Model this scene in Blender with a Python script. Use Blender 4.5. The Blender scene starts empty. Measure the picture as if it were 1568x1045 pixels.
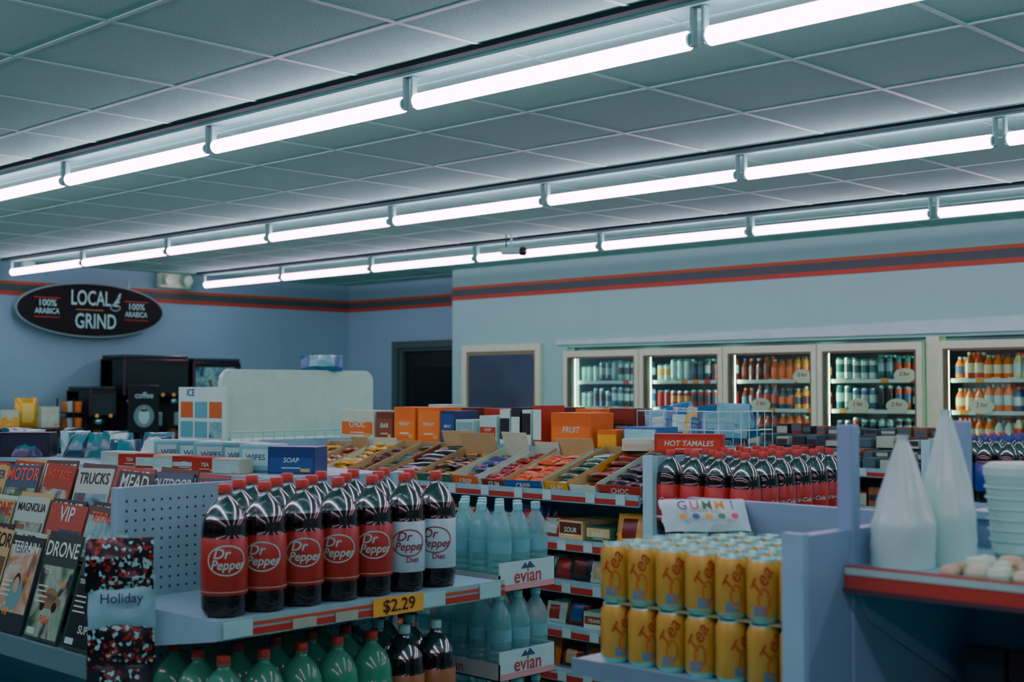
import bpy, math, random
from mathutils import Matrix, Vector, noise
random.seed(11)
rad = math.radians
T = lambda x, y, z: Matrix.Translation((x, y, z))
RX = lambda a: Matrix.Rotation(rad(a), 4, 'X')
RY = lambda a: Matrix.Rotation(rad(a), 4, 'Y')
RZ = lambda a: Matrix.Rotation(rad(a), 4, 'Z')
SC = bpy.context.scene
COL = SC.collection

# ------------------------------------------------------------------ materials
def raw(h):
    h = h.lstrip('#')
    o = []
    for i in (0, 2, 4):
        c = int(h[i:i+2], 16) / 255
        o.append(c / 12.92 if c <= .04045 else ((c + .055) / 1.055) ** 2.4)
    return o
def lin(h):
    """paint palette: greys lean teal like the shop's aged paint, saturated warm colours stay warm"""
    c = raw(h); mx, mn = max(c), min(c)
    w = 0
    if c[0] >= mx - 1e-6 and mx > 0: w = min(1, (mx - mn) / mx * 1.2)
    t = [(a * (1 - w) + b * w) for a, b in zip((.35, 1.0, .86), (.82, 1.12, .85))]  # albedo tint in place of teal lighting
    return [min(.95, a * b) for a, b in zip(c, t)]
_mc = {}
def mat(h, rough=.5, metal=0., var=.12, vs=14., bump=0., bs=300., emit=0., coat=0., alpha=1., spec=.5, name=None):
    k = (h, rough, metal, var, vs, bump, bs, emit, coat, alpha, spec)
    if k in _mc: return _mc[k]
    m = bpy.data.materials.new(name or ('paint_' + h.strip('#')))
    m.use_nodes = True
    nt = m.node_tree; b = nt.nodes['Principled BSDF']
    c = raw(h) if emit else lin(h)
    b.inputs['Roughness'].default_value = rough
    b.inputs['Metallic'].default_value = metal
    b.inputs['Alpha'].default_value = alpha
    b.inputs['Coat Weight'].default_value = coat
    b.inputs['Coat Roughness'].default_value = .08
    b.inputs['Specular IOR Level'].default_value = spec
    tc = nt.nodes.new('ShaderNodeTexCoord')
    n = nt.nodes.new('ShaderNodeTexNoise'); n.inputs['Scale'].default_value = vs; n.inputs['Detail'].default_value = 3
    nt.links.new(tc.outputs['Object'], n.inputs['Vector'])
    mx = nt.nodes.new('ShaderNodeMix'); mx.data_type = 'RGBA'
    mx.inputs['A'].default_value = (*[x * (1 - var) for x in c], 1)
    mx.inputs['B'].default_value = (*[min(1, x * (1 + var)) for x in c], 1)
    nt.links.new(n.outputs['Fac'], mx.inputs['Factor'])
    nt.links.new(mx.outputs['Result'], b.inputs['Base Color'])
    if emit:
        b.inputs['Emission Color'].default_value = (*c, 1)
        b.inputs['Emission Strength'].default_value = emit
    if bump:
        n2 = nt.nodes.new('ShaderNodeTexNoise'); n2.inputs['Scale'].default_value = bs; n2.inputs['Detail'].default_value = 4
        nt.links.new(tc.outputs['Object'], n2.inputs['Vector'])
        bp = nt.nodes.new('ShaderNodeBump'); bp.inputs['Strength'].default_value = bump; bp.inputs['Distance'].default_value = .004
        nt.links.new(n2.outputs['Fac'], bp.inputs['Height']); nt.links.new(bp.outputs['Normal'], b.inputs['Normal'])
    _mc[k] = m
    return m

def mat_ramp(name, cols, scale=12, kind='noise', rough=.4, bump=0):
    m = bpy.data.materials.new(name); m.use_nodes = True
    nt = m.node_tree; b = nt.nodes['Principled BSDF']; b.inputs['Roughness'].default_value = rough
    tc = nt.nodes.new('ShaderNodeTexCoord')
    if kind == 'noise':
        n = nt.nodes.new('ShaderNodeTexNoise'); n.inputs['Scale'].default_value = scale; n.inputs['Detail'].default_value = 6; n.inputs['Distortion'].default_value = .6
        out = n.outputs['Fac']; lo, hi = .28, .72
    else:
        n = nt.nodes.new('ShaderNodeTexVoronoi'); n.inputs['Scale'].default_value = scale
        sp = nt.nodes.new('ShaderNodeSeparateColor'); nt.links.new(n.outputs['Color'], sp.inputs[0])
        out = sp.outputs[0]; lo, hi = 0, 1
    nt.links.new(tc.outputs['Object'], n.inputs['Vector'])
    r = nt.nodes.new('ShaderNodeValToRGB'); r.color_ramp.interpolation = 'CONSTANT' if kind != 'noise' else 'LINEAR'
    e = r.color_ramp.elements
    while len(e) < len(cols): e.new(.5)
    for i, c in enumerate(cols):
        e[i].position = lo + (hi - lo) * i / len(cols); e[i].color = (*lin(c), 1)
    nt.links.new(out, r.inputs[0]); nt.links.new(r.outputs[0], b.inputs['Base Color'])
    return m

def mat_glass(name, tint=(.9, .95, .95), refl=.08, rough=.02, gc=(1, 1, 1)):
    m = bpy.data.materials.new(name); m.use_nodes = True
    nt = m.node_tree; nt.nodes.remove(nt.nodes['Principled BSDF']); o = nt.nodes['Material Output']
    t = nt.nodes.new('ShaderNodeBsdfTransparent'); t.inputs[0].default_value = (*tint, 1)
    g = nt.nodes.new('ShaderNodeBsdfGlossy'); g.inputs['Roughness'].default_value = rough; g.inputs['Color'].default_value = (*gc, 1)
    f = nt.nodes.new('ShaderNodeFresnel'); f.inputs['IOR'].default_value = 1.45
    a = nt.nodes.new('ShaderNodeMath'); a.operation = 'ADD'; a.inputs[1].default_value = refl - .03; a.use_clamp = True
    x = nt.nodes.new('ShaderNodeMixShader')
    nt.links.new(f.outputs[0], a.inputs[0]); nt.links.new(a.outputs[0], x.inputs[0])
    nt.links.new(t.outputs[0], x.inputs[1]); nt.links.new(g.outputs[0], x.inputs[2]); nt.links.new(x.outputs[0], o.inputs[0])
    return m

WHITE = mat('#efe9ea', .45); CREAM = mat('#f4e8cc', .35); BLACK = mat('#191d20', .4); DARK = mat('#2c3236', .5)
SHELF = mat('#d2c6dc', .45, var=.05); SHELFD = mat('#8c8e9c', .5); RED = mat('#c8281e', .35); ORANGE = mat('#d8641e', .4)
CHROME = mat('#b9c0c4', .2, 1.); CARD = mat('#b39468', .8); YEL = mat('#e8b040', .5)
GLASS = mat_glass('cooler_glass', (.93, .96, .95), .05)
PLASTIC = mat('#c4dce4', .12, alpha=.42, coat=.3)
HEAD = mat_glass('bottle_headspace', (.52, .66, .68), .27, .14, (.75, 1, .95))
HEADG = mat('#6fae92', .12, alpha=.8, coat=.4)
PHOTO1 = mat_ramp('magazine_photo_warm', ['#2d2a2c', '#6b4a3c', '#c79a7c', '#e0d0c0', '#54697c'], 9)
PHOTO2 = mat_ramp('magazine_photo_cool', ['#18283a', '#3a5a6e', '#8aaab8', '#d0d6ca', '#4a3c3a'], 8)
PHOTO3 = mat_ramp('magazine_photo_green', ['#1c2c28', '#47603c', '#98a07c', '#c8c2b0', '#323232'], 10)
PHOTOS = [PHOTO1, PHOTO2, PHOTO3, PHOTO1, PHOTO2, mat('#2c3034', .25), mat('#7a5a4c', .25), mat('#40586a', .25)]
HOLI = mat_ramp('holiday_pattern', ['#0c0e12', '#14161a', '#d9dade', '#a3241e', '#0c0e12', '#14161a'], 120, 'vor', .3)

# ------------------------------------------------------------------ mesh builder
_tc = {}
def tmesh(s, shear=0.):
    k = (s, shear)
    if k in _tc: return _tc[k]
    c = bpy.data.curves.new('t', 'FONT'); c.body = s; c.size = 1; c.align_x = 'CENTER'; c.align_y = 'CENTER'
    c.resolution_u = 3; c.shear = shear; c.offset = .012
    o = bpy.data.objects.new('t', c); COL.objects.link(o)
    bpy.context.view_layer.update()
    me = o.evaluated_get(bpy.context.evaluated_depsgraph_get()).to_mesh()
    r = ([(v.co.x, v.co.y) for v in me.vertices], [tuple(p.vertices) for p in me.polygons])
    bpy.data.objects.remove(o); bpy.data.curves.remove(c)
    _tc[k] = r
    return r

class MB:
    def __init__(s): s.v = []; s.f = []; s.m = []; s.mats = []
    def mi(s, m):
        if m not in s.mats: s.mats.append(m)
        return s.mats.index(m)
    def add(s, vs, fs, m, M=None):
        o = len(s.v)
        if M is None: s.v += [tuple(v) for v in vs]
        else: s.v += [tuple(M @ Vector(v)) for v in vs]
        s.f += [tuple(i + o for i in f) for f in fs]
        if isinstance(m, list): s.m += [s.mi(x) for x in m]
        else: s.m += [s.mi(m)] * len(fs)
    def box(s, x0, x1, y0, y1, z0, z1, m, M=None):
        vs = [(x0,y0,z0),(x1,y0,z0),(x1,y1,z0),(x0,y1,z0),(x0,y0,z1),(x1,y0,z1),(x1,y1,z1),(x0,y1,z1)]
        fs = [(0,3,2,1),(4,5,6,7),(0,1,5,4),(1,2,6,5),(2,3,7,6),(3,0,4,7)]
        s.add(vs, fs, m, M)
    def rbox(s, x0, x1, y0, y1, z0, z1, m, M=None, b=.004):
        vs = []; idx = {}
        for i, x in enumerate((x0, x1)):
            for j, y in enumerate((y0, y1)):
                for k, z in enumerate((z0, z1)):
                    sx, sy, sz = (1, -1)[i] * b, (1, -1)[j] * b, (1, -1)[k] * b
                    for ax, p in enumerate(((x, y + sy, z + sz), (x + sx, y, z + sz), (x + sx, y + sy, z))):
                        idx[(i, j, k, ax)] = len(vs); vs.append(p)
        I = lambda *a: idx[a]; fs = []
        for a in (0, 1):
            q = [I(a,0,0,0), I(a,1,0,0), I(a,1,1,0), I(a,0,1,0)]; fs.append(q if a else q[::-1])
            q = [I(0,a,0,1), I(1,a,0,1), I(1,a,1,1), I(0,a,1,1)]; fs.append(q[::-1] if a else q)
            q = [I(0,0,a,2), I(1,0,a,2), I(1,1,a,2), I(0,1,a,2)]; fs.append(q if a else q[::-1])
        for p in (0, 1):
            for q in (0, 1):
                fs.append([I(0,p,q,1), I(1,p,q,1), I(1,p,q,2), I(0,p,q,2)])
                fs.append([I(p,0,q,0), I(p,1,q,0), I(p,1,q,2), I(p,0,q,2)])
                fs.append([I(p,q,0,0), I(p,q,1,0), I(p,q,1,1), I(p,q,0,1)])
                for r in (0, 1):
                    fs.append([I(p,q,r,0), I(p,q,r,1), I(p,q,r,2)])
        s.add(vs, [tuple(f) for f in fs], m, M)
    def lathe(s, prof, seg, m, M=None):
        vs = []; fs = []; ms = []
        for (r, z) in prof:
            for i in range(seg):
                a = 2 * math.pi * i / seg; vs.append((r * math.cos(a), r * math.sin(a), z))
        for j in range(len(prof) - 1):
            mm = m[j] if isinstance(m, list) else m
            for i in range(seg):
                k = (i + 1) % seg
                fs.append((j*seg+i, j*seg+k, (j+1)*seg+k, (j+1)*seg+i)); ms.append(mm)
        s.add(vs, fs, ms, M)
    def cyl(s, p0, p1, r, m, seg=12, r2=None):
        p0 = Vector(p0); p1 = Vector(p1); d = p1 - p0
        M = Matrix.Translation(p0) @ d.to_track_quat('Z', 'Y').to_matrix().to_4x4()
        s.lathe([(0, 0), (r, 0), (r if r2 is None else r2, d.length), (0, d.length)], seg, m, M)
    def wmap(s, pts, wrap, off=0.):
        if wrap:
            return [((wrap + off) * math.sin(x / wrap), -(wrap + off) * math.cos(x / wrap), z) for x, z in pts]
        return [(x, -off, z) for x, z in pts]
    def text(s, st, size, m, M=None, x=0, z=0, wrap=None, sx=1., shear=0., off=.0012, rot=0):
        vs, fs = tmesh(st, shear)
        c, n = math.cos(rad(rot)), math.sin(rad(rot))
        pts = [(x + (a*sx*c - b*n) * size, z + (a*sx*n + b*c) * size) for a, b in vs]
        s.add(s.wmap(pts, wrap, off), fs, m, M)
    def ring(s, a, b, w, m, M=None, x=0, z=0, wrap=None, off=.0012, seg=28):
        pts = []
        for i in range(seg):
            t = 2 * math.pi * i / seg
            pts.append((x + a * math.cos(t), z + b * math.sin(t)))
            pts.append((x + (a - w) * math.cos(t), z + (b - w) * math.sin(t)))
        fs = [(2*i, 2*((i+1) % seg), 2*((i+1) % seg)+1, 2*i+1) for i in range(seg)]
        s.add(s.wmap(pts, wrap, off), fs, m, M)
    def patch(s, x0, x1, z0, z1, m, M=None, wrap=None, off=.0008, n=8):
        if not wrap: n = 1
        pts = []
        for i in range(n + 1):
            xx = x0 + (x1 - x0) * i / n; pts += [(xx, z0), (xx, z1)]
        s.add(s.wmap(pts, wrap, off), [(2*i, 2*i+2, 2*i+3, 2*i+1) for i in range(n)], m, M)
    def disc(s, a, b, m, M=None, x=0, z=0, off=.001, seg=24):
        pts = [(x + a * math.cos(2*math.pi*i/seg), z + b * math.sin(2*math.pi*i/seg)) for i in range(seg)]
        s.add(s.wmap(pts, None, off), [tuple(range(seg))], m, M)
    def pillow(s, w, h, t, mA, mB, M=None, nx=8, ny=6, wr=.12):
        sd = random.random() * 50
        vs = []; fs = []; ms = []
        for side in (-1, 1):
            for j in range(ny + 1):
                for i in range(nx + 1):
                    u = 2*i/nx - 1; v = 2*j/ny - 1
                    f = (max(0, 1 - u*u) ** .55) * (max(0, 1 - v*v) ** .5)
                    f *= 1 + wr * 2 * noise.noise(Vector((u*3 + sd, v*3, side)))
                    ed = .03 * w * noise.noise(Vector((u*2, v*2, sd)))
                    vs.append((u*w/2 + ed, side*t/2*f, h/2 + v*h/2 + ed))
        n = (nx+1) * (ny+1)
        for sd2 in (0, 1):
            for j in range(ny):
                for i in range(nx):
                    a = sd2*n + j*(nx+1) + i
                    q = (a, a+1, a+nx+2, a+nx+1)
                    fs.append(q if sd2 == 0 else q[::-1])
                    u = (2*i+1)/nx - 1; v = (2*j+1)/ny - 1
                    ms.append(mB if abs(u) < .62 and abs(v) < .55 else mA)
        s.add(vs, fs, ms, M)
    def mesh(s, name, smooth=35):
        me = bpy.data.meshes.new(name); me.from_pydata(s.v, [], s.f)
        for m in s.mats: me.materials.append(m)
        me.polygons.foreach_set('material_index', s.m)
        if smooth:
            me.polygons.foreach_set('use_smooth', [True] * len(s.f)); me.update()
            me.set_sharp_from_angle(angle=rad(smooth))
        me.update()
        return me
    def obj(s, name, parent=None, smooth=35, bevel=0, M=None):
        o = bpy.data.objects.new(name, s.mesh(name, smooth)); COL.objects.link(o)
        if parent: o.parent = parent
        if M is not None: o.matrix_world = M
        if bevel:
            b = o.modifiers.new('bevel', 'BEVEL'); b.width = bevel; b.segments = 2; b.limit_method = 'ANGLE'; b.angle_limit = rad(50)
        return o
def inst(me, name, M, parent=None):
    o = bpy.data.objects.new(name, me); COL.objects.link(o)
    if parent: o.parent = parent
    o.matrix_world = M
    return o
def group(name):
    e = bpy.data.objects.new(name, None); e.empty_display_size = .1; COL.objects.link(e); return e

# ------------------------------------------------------------------ room shell
CZ = 2.72
WALLM = mat('#bcbcd2', .6, var=.04, vs=2, bump=.05, bs=120)
WALLC = mat('#cdd3d2', .6, var=.04, vs=2, bump=.05, bs=120)
CEILM = mat('#c0d2c8', .9, var=.18, vs=110, bump=.9, bs=230)
GRIDM = mat('#d8e0da', .5)
def wall(name, *b, m=WALLM):
    w = MB(); w.box(*b, m); return w.obj(name, smooth=0)
f = MB(); f.box(-1.3, 10.4, -3.1, 11.2, -.1, 0, mat('#a09ea0', .35, var=.2, vs=3)); f.obj('floor', smooth=0)
c = MB(); c.box(-1.3, 10.4, -3.1, 11.2, CZ, CZ + .1, CEILM)
y = 3.0 - .605 * 9
while y < 11.1:
    c.box(-1.2, 8.94, y - .009, y + .009, CZ - .003, CZ + .01, GRIDM); y += .605
x = 2.6 - .605 * 6
while x < 8.9:
    c.box(x - .009, x + .009, -3, 11.07, CZ - .0035, CZ + .01, GRIDM); x += .605
c.obj('ceiling', smooth=0)
wall('wall_left', -1.3, 9.06, 11.07, 11.2, 0, CZ)
wall('wall_front', -1.3, -1.2, -3.1, 11.2, 0, CZ, m=mat('#a8acb0', .7))
wall('wall_right', -1.2, 9.4, -3.1, -3.0, 0, CZ, m=mat('#b8bcc0', .7))
wall('wall_back', 8.94, 9.06, 10.25, 11.07, 0, CZ)
wall('wall_back', 8.94, 9.06, 8.9, 9.35, 0, CZ)
wall('wall_back', 8.94, 9.06, 9.35, 10.25, 2.04, CZ)
wall('wall_cooler', 8.4, 8.5, 7.50, 8.9, 0, CZ, m=WALLC)
wall('wall_cooler', 8.4, 8.5, -3, 7.50, 1.98, CZ, m=WALLC)
wall('wall_cooler', 8.4, 8.5, -3, 2.54, 0, 1.98, m=WALLC)
wall('wall_cooler', 8.4, 8.5, 2.54, 7.5, 0, .14, m=WALLC)
wall('wall_cooler', 8.5, 8.94, 8.8, 8.9, 0, CZ, m=WALLC)
wall('trim_5', 8.4, 8.5, 4.165, 4.255, .14, 1.98, m=CREAM)
# stripes
def stripe(n, bx):
    s = MB()
    zt = 2.56
    for z0, z1, m in ((zt-.026, zt, mat('#b0522c', .6)), (zt-.088, zt-.026, mat('#50585a', .6)), (zt-.122, zt-.088, mat('#ac402a', .6))):
        s.box(*bx, z0, z1, m)
    s.obj('trim_%d' % n, smooth=0)
stripe(1, (-1.2, 8.93, 11.062, 11.0705))
stripe(2, (8.932, 8.9405, 8.9, 11.07))
stripe(3, (8.392, 8.4005, -3, 8.9))
# door opening into dark back room
d = MB()
FR = mat('#56625f', .5)
for a in ((9.35, 9.27), (10.25, 10.33)):
    d.box(8.90, 8.94, min(a), max(a), 0, 2.04, FR)
d.box(8.90, 8.94, 9.27, 10.33, 2.04, 2.11, FR)
d.box(8.94, 8.98, 9.35, 9.38, 0, 2.04, FR); d.box(8.94, 8.98, 10.22, 10.25, 0, 2.04, FR); d.box(8.94, 8.98, 9.38, 10.22, 2.01, 2.04, FR)
d.box(8.99, 9.03, 9.38, 10.22, .02, 2.01, mat('#16211f', .4)); d.cyl((8.93, 10.12, 1.02), (8.99, 10.12, 1.02), .025, CHROME)
d.box(8.985, 8.99, 9.5, 10.1, 1.1, 1.85, mat('#0c1212', .2)); d.box(8.985, 8.99, 9.5, 10.1, .2, .95, mat('#121a18', .4))
d.obj('door_1', bevel=.004)
# framed dark glass door left of coolers
d = MB()
y0, y1, zt = 7.77, 8.74, 2.02
d.box(8.36, 8.4, y0, y0+.06, 0, zt, CREAM); d.box(8.36, 8.4, y1-.06, y1, 0, zt, CREAM); d.box(8.36, 8.4, y0+.06, y1-.06, zt-.06, zt, CREAM); d.box(8.36, 8.4, y0+.06, y1-.06, 0, .12, CREAM)
d.box(8.375, 8.399, y0+.06, y1-.06, .12, zt-.06, mat('#8d8468', .4))
d.box(8.37, 8.398, y0+.085, y1-.085, .15, zt-.09, mat('#5c5468', .12, coat=.6, var=.6, vs=2))
d.rbox(8.30, 8.33, y0+.02, y0+.05, .9, 1.2, CHROME); d.box(8.33, 8.36, y0+.025, y0+.045, .92, .95, CHROME); d.box(8.33, 8.36, y0+.025, y0+.045, 1.15, 1.18, CHROME)
d.obj('door_2', bevel=.003)
# shallow header above coolers, its pale taper standing in for a glow on the wall
h = MB()
h.add([(8.4, 2.4, 2.0), (8.4, 7.6, 2.0), (8.37, 7.6, 2.0), (8.37, 2.4, 2.0), (8.4, 2.4, 2.12), (8.4, 7.6, 2.05), (8.37, 7.6, 2.03), (8.37, 2.4, 2.03)],
      [(0,1,2,3), (4,7,6,5), (3,2,6,7), (1,5,6,2), (0,3,7,4)], mat('#f0e4e8', .4)); h.obj('trim_4', smooth=0)

# ------------------------------------------------------------------ fluorescent fixtures
TUBE = mat('#ffb8dc', .4, emit=20.5, var=0)
fm = MB()
FIXM = mat('#8c9a98', .6)
fm.box(-.085, -.05, -.61, .61, .098, .1135, mat('#2a3234', .9, spec=.1)); fm.box(-.028, .028, -.61, .61, .09, .1135, FIXM)  # dark strip paints the shade on the channel's near side
SOCK = mat('#a8acac', .5)
for sgn in (-1, 1):
    yy = sgn * .590
    fm.rbox(-.012, .012, yy-.007, yy+.007, -.022, .09, SOCK, b=.003)
    fm.cyl((0, sgn*.576, 0), (0, sgn*.584, 0), .021, mat('#c9d2d6', .3, .5), 14)
fm.lathe([(.02, -.578), (.0275, -.572), (.0275, .572), (.02, .578)], 16, TUBE, RX(90))
FIX = fm.mesh('fluorescent_light_fixture')
for X, oy in ((-.75, 0), (1.0, 0), (3.03, -.055), (5.10, 0), (6.98, 0)):  # first two rows are added out of view to brighten the foreground
    for k in range(11):
        if X < 2 and k < 2: continue
        inst(FIX, 'fluorescent_light_fixture', T(X, 10.8 + oy - .61 - 1.22 * k, 2.606))

# ------------------------------------------------------------------ wall sign, emergency lamp, camera
s = MB(); SGN = mat('#141a1c', .7, spec=.25)
seg = 64; W, H = .715, .245
def ell(a, b, y): return [(a*math.cos(2*math.pi*i/seg), y, b*math.sin(2*math.pi*i/seg)) for i in range(seg)]
for a, b, ya, yb, m in ((W, H, 0, -.05, mat('#9fa9a8', .4)), (W-.015, H-.015, -.05, -.056, SGN)):
    s.add(ell(a, b, ya) + ell(a, b, yb), [(i, (i+1) % seg, seg+(i+1) % seg, seg+i) for i in range(seg)] + [tuple(range(seg, 2*seg))], m)
LET = mat('#e6ecea', .4)
s.text('LOCAL', .185, LET, x=-.02, z=.10, sx=.66, off=.058); s.text('GRIND', .185, LET, x=.03, z=-.105, sx=.70, off=.058)
for i in range(4): s.disc(.032, .011, LET, T(.22 + .012*i, 0, .05 + .028*i) @ RY(-25*i+10), off=.058)
s.patch(-.16, .1, -.002, .004, mat('#c8a040', .5), off=.058); s.ring(.05, .03, .006, LET, x=.22, z=.03, off=.058)
for sx in (-1, 1):
    s.text('100%', .08, LET, x=sx*.43, z=.045, off=.058); s.text('ARABICA', .068, LET, x=sx*.43, z=-.025, sx=.8, off=.058)
    s.patch(sx*.43-.12, sx*.43+.12, .09, .096, RED, off=.058); s.patch(sx*.43-.12, sx*.43+.12, -.078, -.072, RED, off=.058)
for xx in (-.4, .4): s.cyl((xx, 0, .12), (xx, .069, .12), .012, CHROME); s.cyl((xx, .02, .12), (xx, .02, .39), .002, CHROME, 6)
s.obj('coffee_wall_sign', M=T(5.93, 11.0, 2.33), smooth=30)

e = MB(); e.rbox(-.17, .17, -.07, 0, -.07, .07, mat('#f4ecd4', .4), b=.01)
for sx in (-.1, .1):
    e.lathe([(0, 0), (.035, .0), (.05, .05), (.045, .055), (0, .05)], 16, mat('#f8f4e0', .3), T(sx, -.08, .01) @ RX(100))
e.obj('emergency_light', M=T(6.80, 11.061, 2.645))
cm = MB(); cm.cyl((0, 0, 0), (0, 0, -.10), .008, WHITE); cm.rbox(-.03, .03, -.07, .07, -.15, -.10, WHITE, RZ(30), b=.006)
cm.lathe([(0, 0), (.03, 0), (.032, .03), (.02, .045), (0, .05)], 14, BLACK, RZ(30) @ T(0, -.065, -.13) @ RX(90)); cm.cyl((0, .05, -.1), (.03, .08, 0), .004, BLACK, 6)
cm.obj('security_camera', M=T(6.70, 6.50, CZ))
cm = MB(); cm.rbox(-.05, .05, -.03, .03, -.05, 0, WHITE); cm.lathe([(.05, 0), (.045, -.03), (.025, -.05), (0, -.055)], 16, DARK, T(0, 0, -.05)); cm.obj('dome_camera', M=T(5.3, 10.9, CZ))

# ------------------------------------------------------------------ coolers
def can(mb, M, r, h, m, m2, seg=10):
    mb.lathe([(0, 0), (r*.8, 0), (r, h*.06), (r, h*.35), (r, h*.7), (r, h*.9), (r*.8, h), (0, h*.98)], seg, [CHROME, CHROME, m, m2, m, CHROME, CHROME], M)
def drink(mb, M, r, h, m, cap, lab, seg=10):
    mb.lathe([(0, 0), (r, .004), (r, h*.25), (r, h*.6), (r*.9, h*.7), (r*.4, h*.88), (r*.38, h*.9), (r*.42, h), (0, h)], seg, [m, m, lab, m, m, m, cap, cap], M)
PAL = [
 (['#cad2d8', '#f0f0f4', '#5a6a9a', '#bec4d0', '#2c3a4a', '#f0f0f4'], 'can'),
 (['#e9ebf0', '#3a6a8a', '#3c4a50', '#f0f0f4', '#9a2420', '#d9b040'], 'can'),
 (['#e47a2a', '#c34a20', '#e8b040', '#50687a', '#aa5a24', '#5a2a1a'], 'bot'),
 (['#2c3a44', '#3a7a80', '#bac0c8', '#1c2228', '#4a6a9a', '#b84a2a', '#e8e0dc'], 'can'),
 (['#e87a24', '#f8e0c0', '#506a98', '#c05028', '#f0e8e8'], 'bot'),
 (['#b04028', '#406a90', '#c8ccd0', '#2c3a44', '#c86a24'], 'bot')]
LED = mat('#ffe8d4', .4, emit=26., var=0)
doors = [7.50, 6.69, 5.88, 5.07, 4.16, 3.35]
cab = MB()
cab.box(9.25, 9.3, 2.56, 7.48, 0, 1.97, DARK); cab.box(8.51, 9.3, 7.46, 7.49, 0, 1.97, SHELFD); cab.box(8.51, 9.3, 2.55, 2.58, 0, 1.97, SHELFD)
cab.box(8.51, 9.3, 2.56, 7.48, 1.95, 1.97, SHELFD); cab.box(8.51, 9.3, 2.56, 7.48, .02, .14, DARK)
cabinet = cab.obj('refrigerated_cooler_cabinet', smooth=0)
for n, ya in enumerate(doors):
    yb = ya - .81; g = MB()
    g.box(8.352, 8.398, ya-.045, ya-.004, .15, 1.945, CREAM); g.box(8.352, 8.398, yb+.004, yb+.045, .15, 1.945, CREAM)
    g.box(8.352, 8.398, yb+.045, ya-.045, 1.895, 1.945, CREAM); g.box(8.352, 8.398, yb+.045, ya-.045, .15, .22, CREAM)
    for (p, q, r0, r1) in ((ya-.06, ya-.045, .22, 1.895), (yb+.045, yb+.06, .22, 1.895), (yb+.06, ya-.06, 1.88, 1.895), (yb+.06, ya-.06, .22, .232)):
        g.box(8.358, 8.395, p, q, r0, r1, mat('#6d6450', .5))
    g.box(8.38, 8.384, yb+.055, ya-.055, .225, 1.885, GLASS)
    g.rbox(8.31, 8.33, yb+.02, yb+.04, .8, 1.25, CHROME); g.box(8.33, 8.352, yb+.024, yb+.036, .83, .85, CHROME); g.box(8.33, 8.352, yb+.024, yb+.036, 1.2, 1.22, CHROME)
    g.box(8.42, 8.47, ya-.03, ya-.006, .15, 1.94, SHELF); g.box(8.42, 8.47, yb+.006, yb+.03, .15, 1.94, SHELF)
    g.box(8.471, 8.48, ya-.028, ya-.008, .2, 1.9, LED); g.box(8.471, 8.48, yb+.008, yb+.028, .2, 1.9, LED)
    pal, kd = PAL[n]
    for zi, z in enumerate((.26, .51, .76, 1.01, 1.26, 1.475, 1.69)):
        g.box(8.52, 9.1, yb+.03, ya-.03, z-.012, z, SHELFD); g.box(8.505, 8.52, yb+.03, ya-.03, z-.02, z+.006, mat('#f8f4f0', .4))
        yy = ya - .07; run = 0
        while yy > yb + .06:
            if run == 0: run = random.randint(1, 3); hc = random.choice(pal); hl = random.choice(pal); hh = random.uniform(.13, .18) if kd == 'can' else random.uniform(.15, .185)
            run -= 1
            for dx in ((0, .075) if zi > 2 else (0,)):
                if kd == 'can': can(g, T(8.56+dx, yy, z), .029, hh, mat(hc, .25, .2), mat(hl, .25, .1))
                else: drink(g, T(8.56+dx, yy, z), .032, hh, mat(hc, .15), mat(random.choice(['#d05a20', '#e8e8e0', '#20507a']), .4), mat(hl, .3))
            yy -= .066
        yt = ya - .12
        while yt > yb + .12:
            if random.random() < .6:
                g.patch(-.03, .03, -.02, .012, mat(random.choice(['#fff6e6', '#fff6e6', '#d8a040', '#c8503a']), .5), T(8.503, yt, z) @ RZ(-90))
            yt -= .11
    if n >= 2:
        for (yt, z) in ((ya-.25, 1.49), (yb+.2, 1.70), (yb+.26, 1.49)):
            if random.random() < .8:
                g.disc(.085, .05, mat('#fff4dc', .5), T(8.49, yt, z+.02) @ RZ(-90)); g.text('2 for', .04, mat('#a83226', .5), T(8.488, yt, z+.03) @ RZ(-90), off=.002)
    g.obj('glass_door_refrigerator', smooth=30)

# ------------------------------------------------------------------ product helpers
WORDS = ['CHOC', 'MINT', 'NUTS', 'CRISP', 'SWEET', 'BAR', 'SOUR', 'CARAMEL', 'WAFER', 'GUM', 'FRUIT', 'PEANUT']
CAND = ['#b3261e', '#d8641e', '#e0a526', '#2e5fa3', '#f0e5d8', '#5a2e1c', '#f0e5d8', '#3a6a56', '#2b2b33', '#d4bc8a', '#a83226', '#7a2c20', '#e07a1e', '#e9d9c8', '#8a4a2a', '#e8b856']
rc = lambda L=CAND: random.choice(L)
def carton(mb, w, h, dp, a, b, word, M, tc='#f8f0e8', rough=.4, ts=1.):
    mb.rbox(-w/2, w/2, 0, dp, 0, h, mat(a, rough), M, b=.0015)
    z0 = random.choice((.15, .3, .05)); z1 = random.choice((.6, .75, .9))
    mb.patch(-w*.46, w*.46, h*z0, h*z1, mat(b, rough), M, off=.0006)
    if word:
        sz = min(h*.36, w*1.0/max(3, len(word))) * ts
        mb.text(word, sz, mat(tc, .5), M, z=h*.5, off=.0013, shear=.15)
        mb.patch(-w*.2, w*.2, h*.2, h*.24, mat(tc, .5), M, off=.0012); mb.patch(w*.2, w*.4, h*.08, h*.2, mat('#d8b060', .5), M, off=.0012)
    M2 = M @ T(-w/2, dp/2, 0) @ RZ(-90)
    mb.patch(-dp*.44, dp*.44, h*z0, h*z1, mat(b, rough), M2, off=.0006)
    if word:
        mb.text(word, min(h*.3, dp*.9/max(3, len(word))), mat(tc, .5), M2, z=h*.5, off=.0013)

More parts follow.
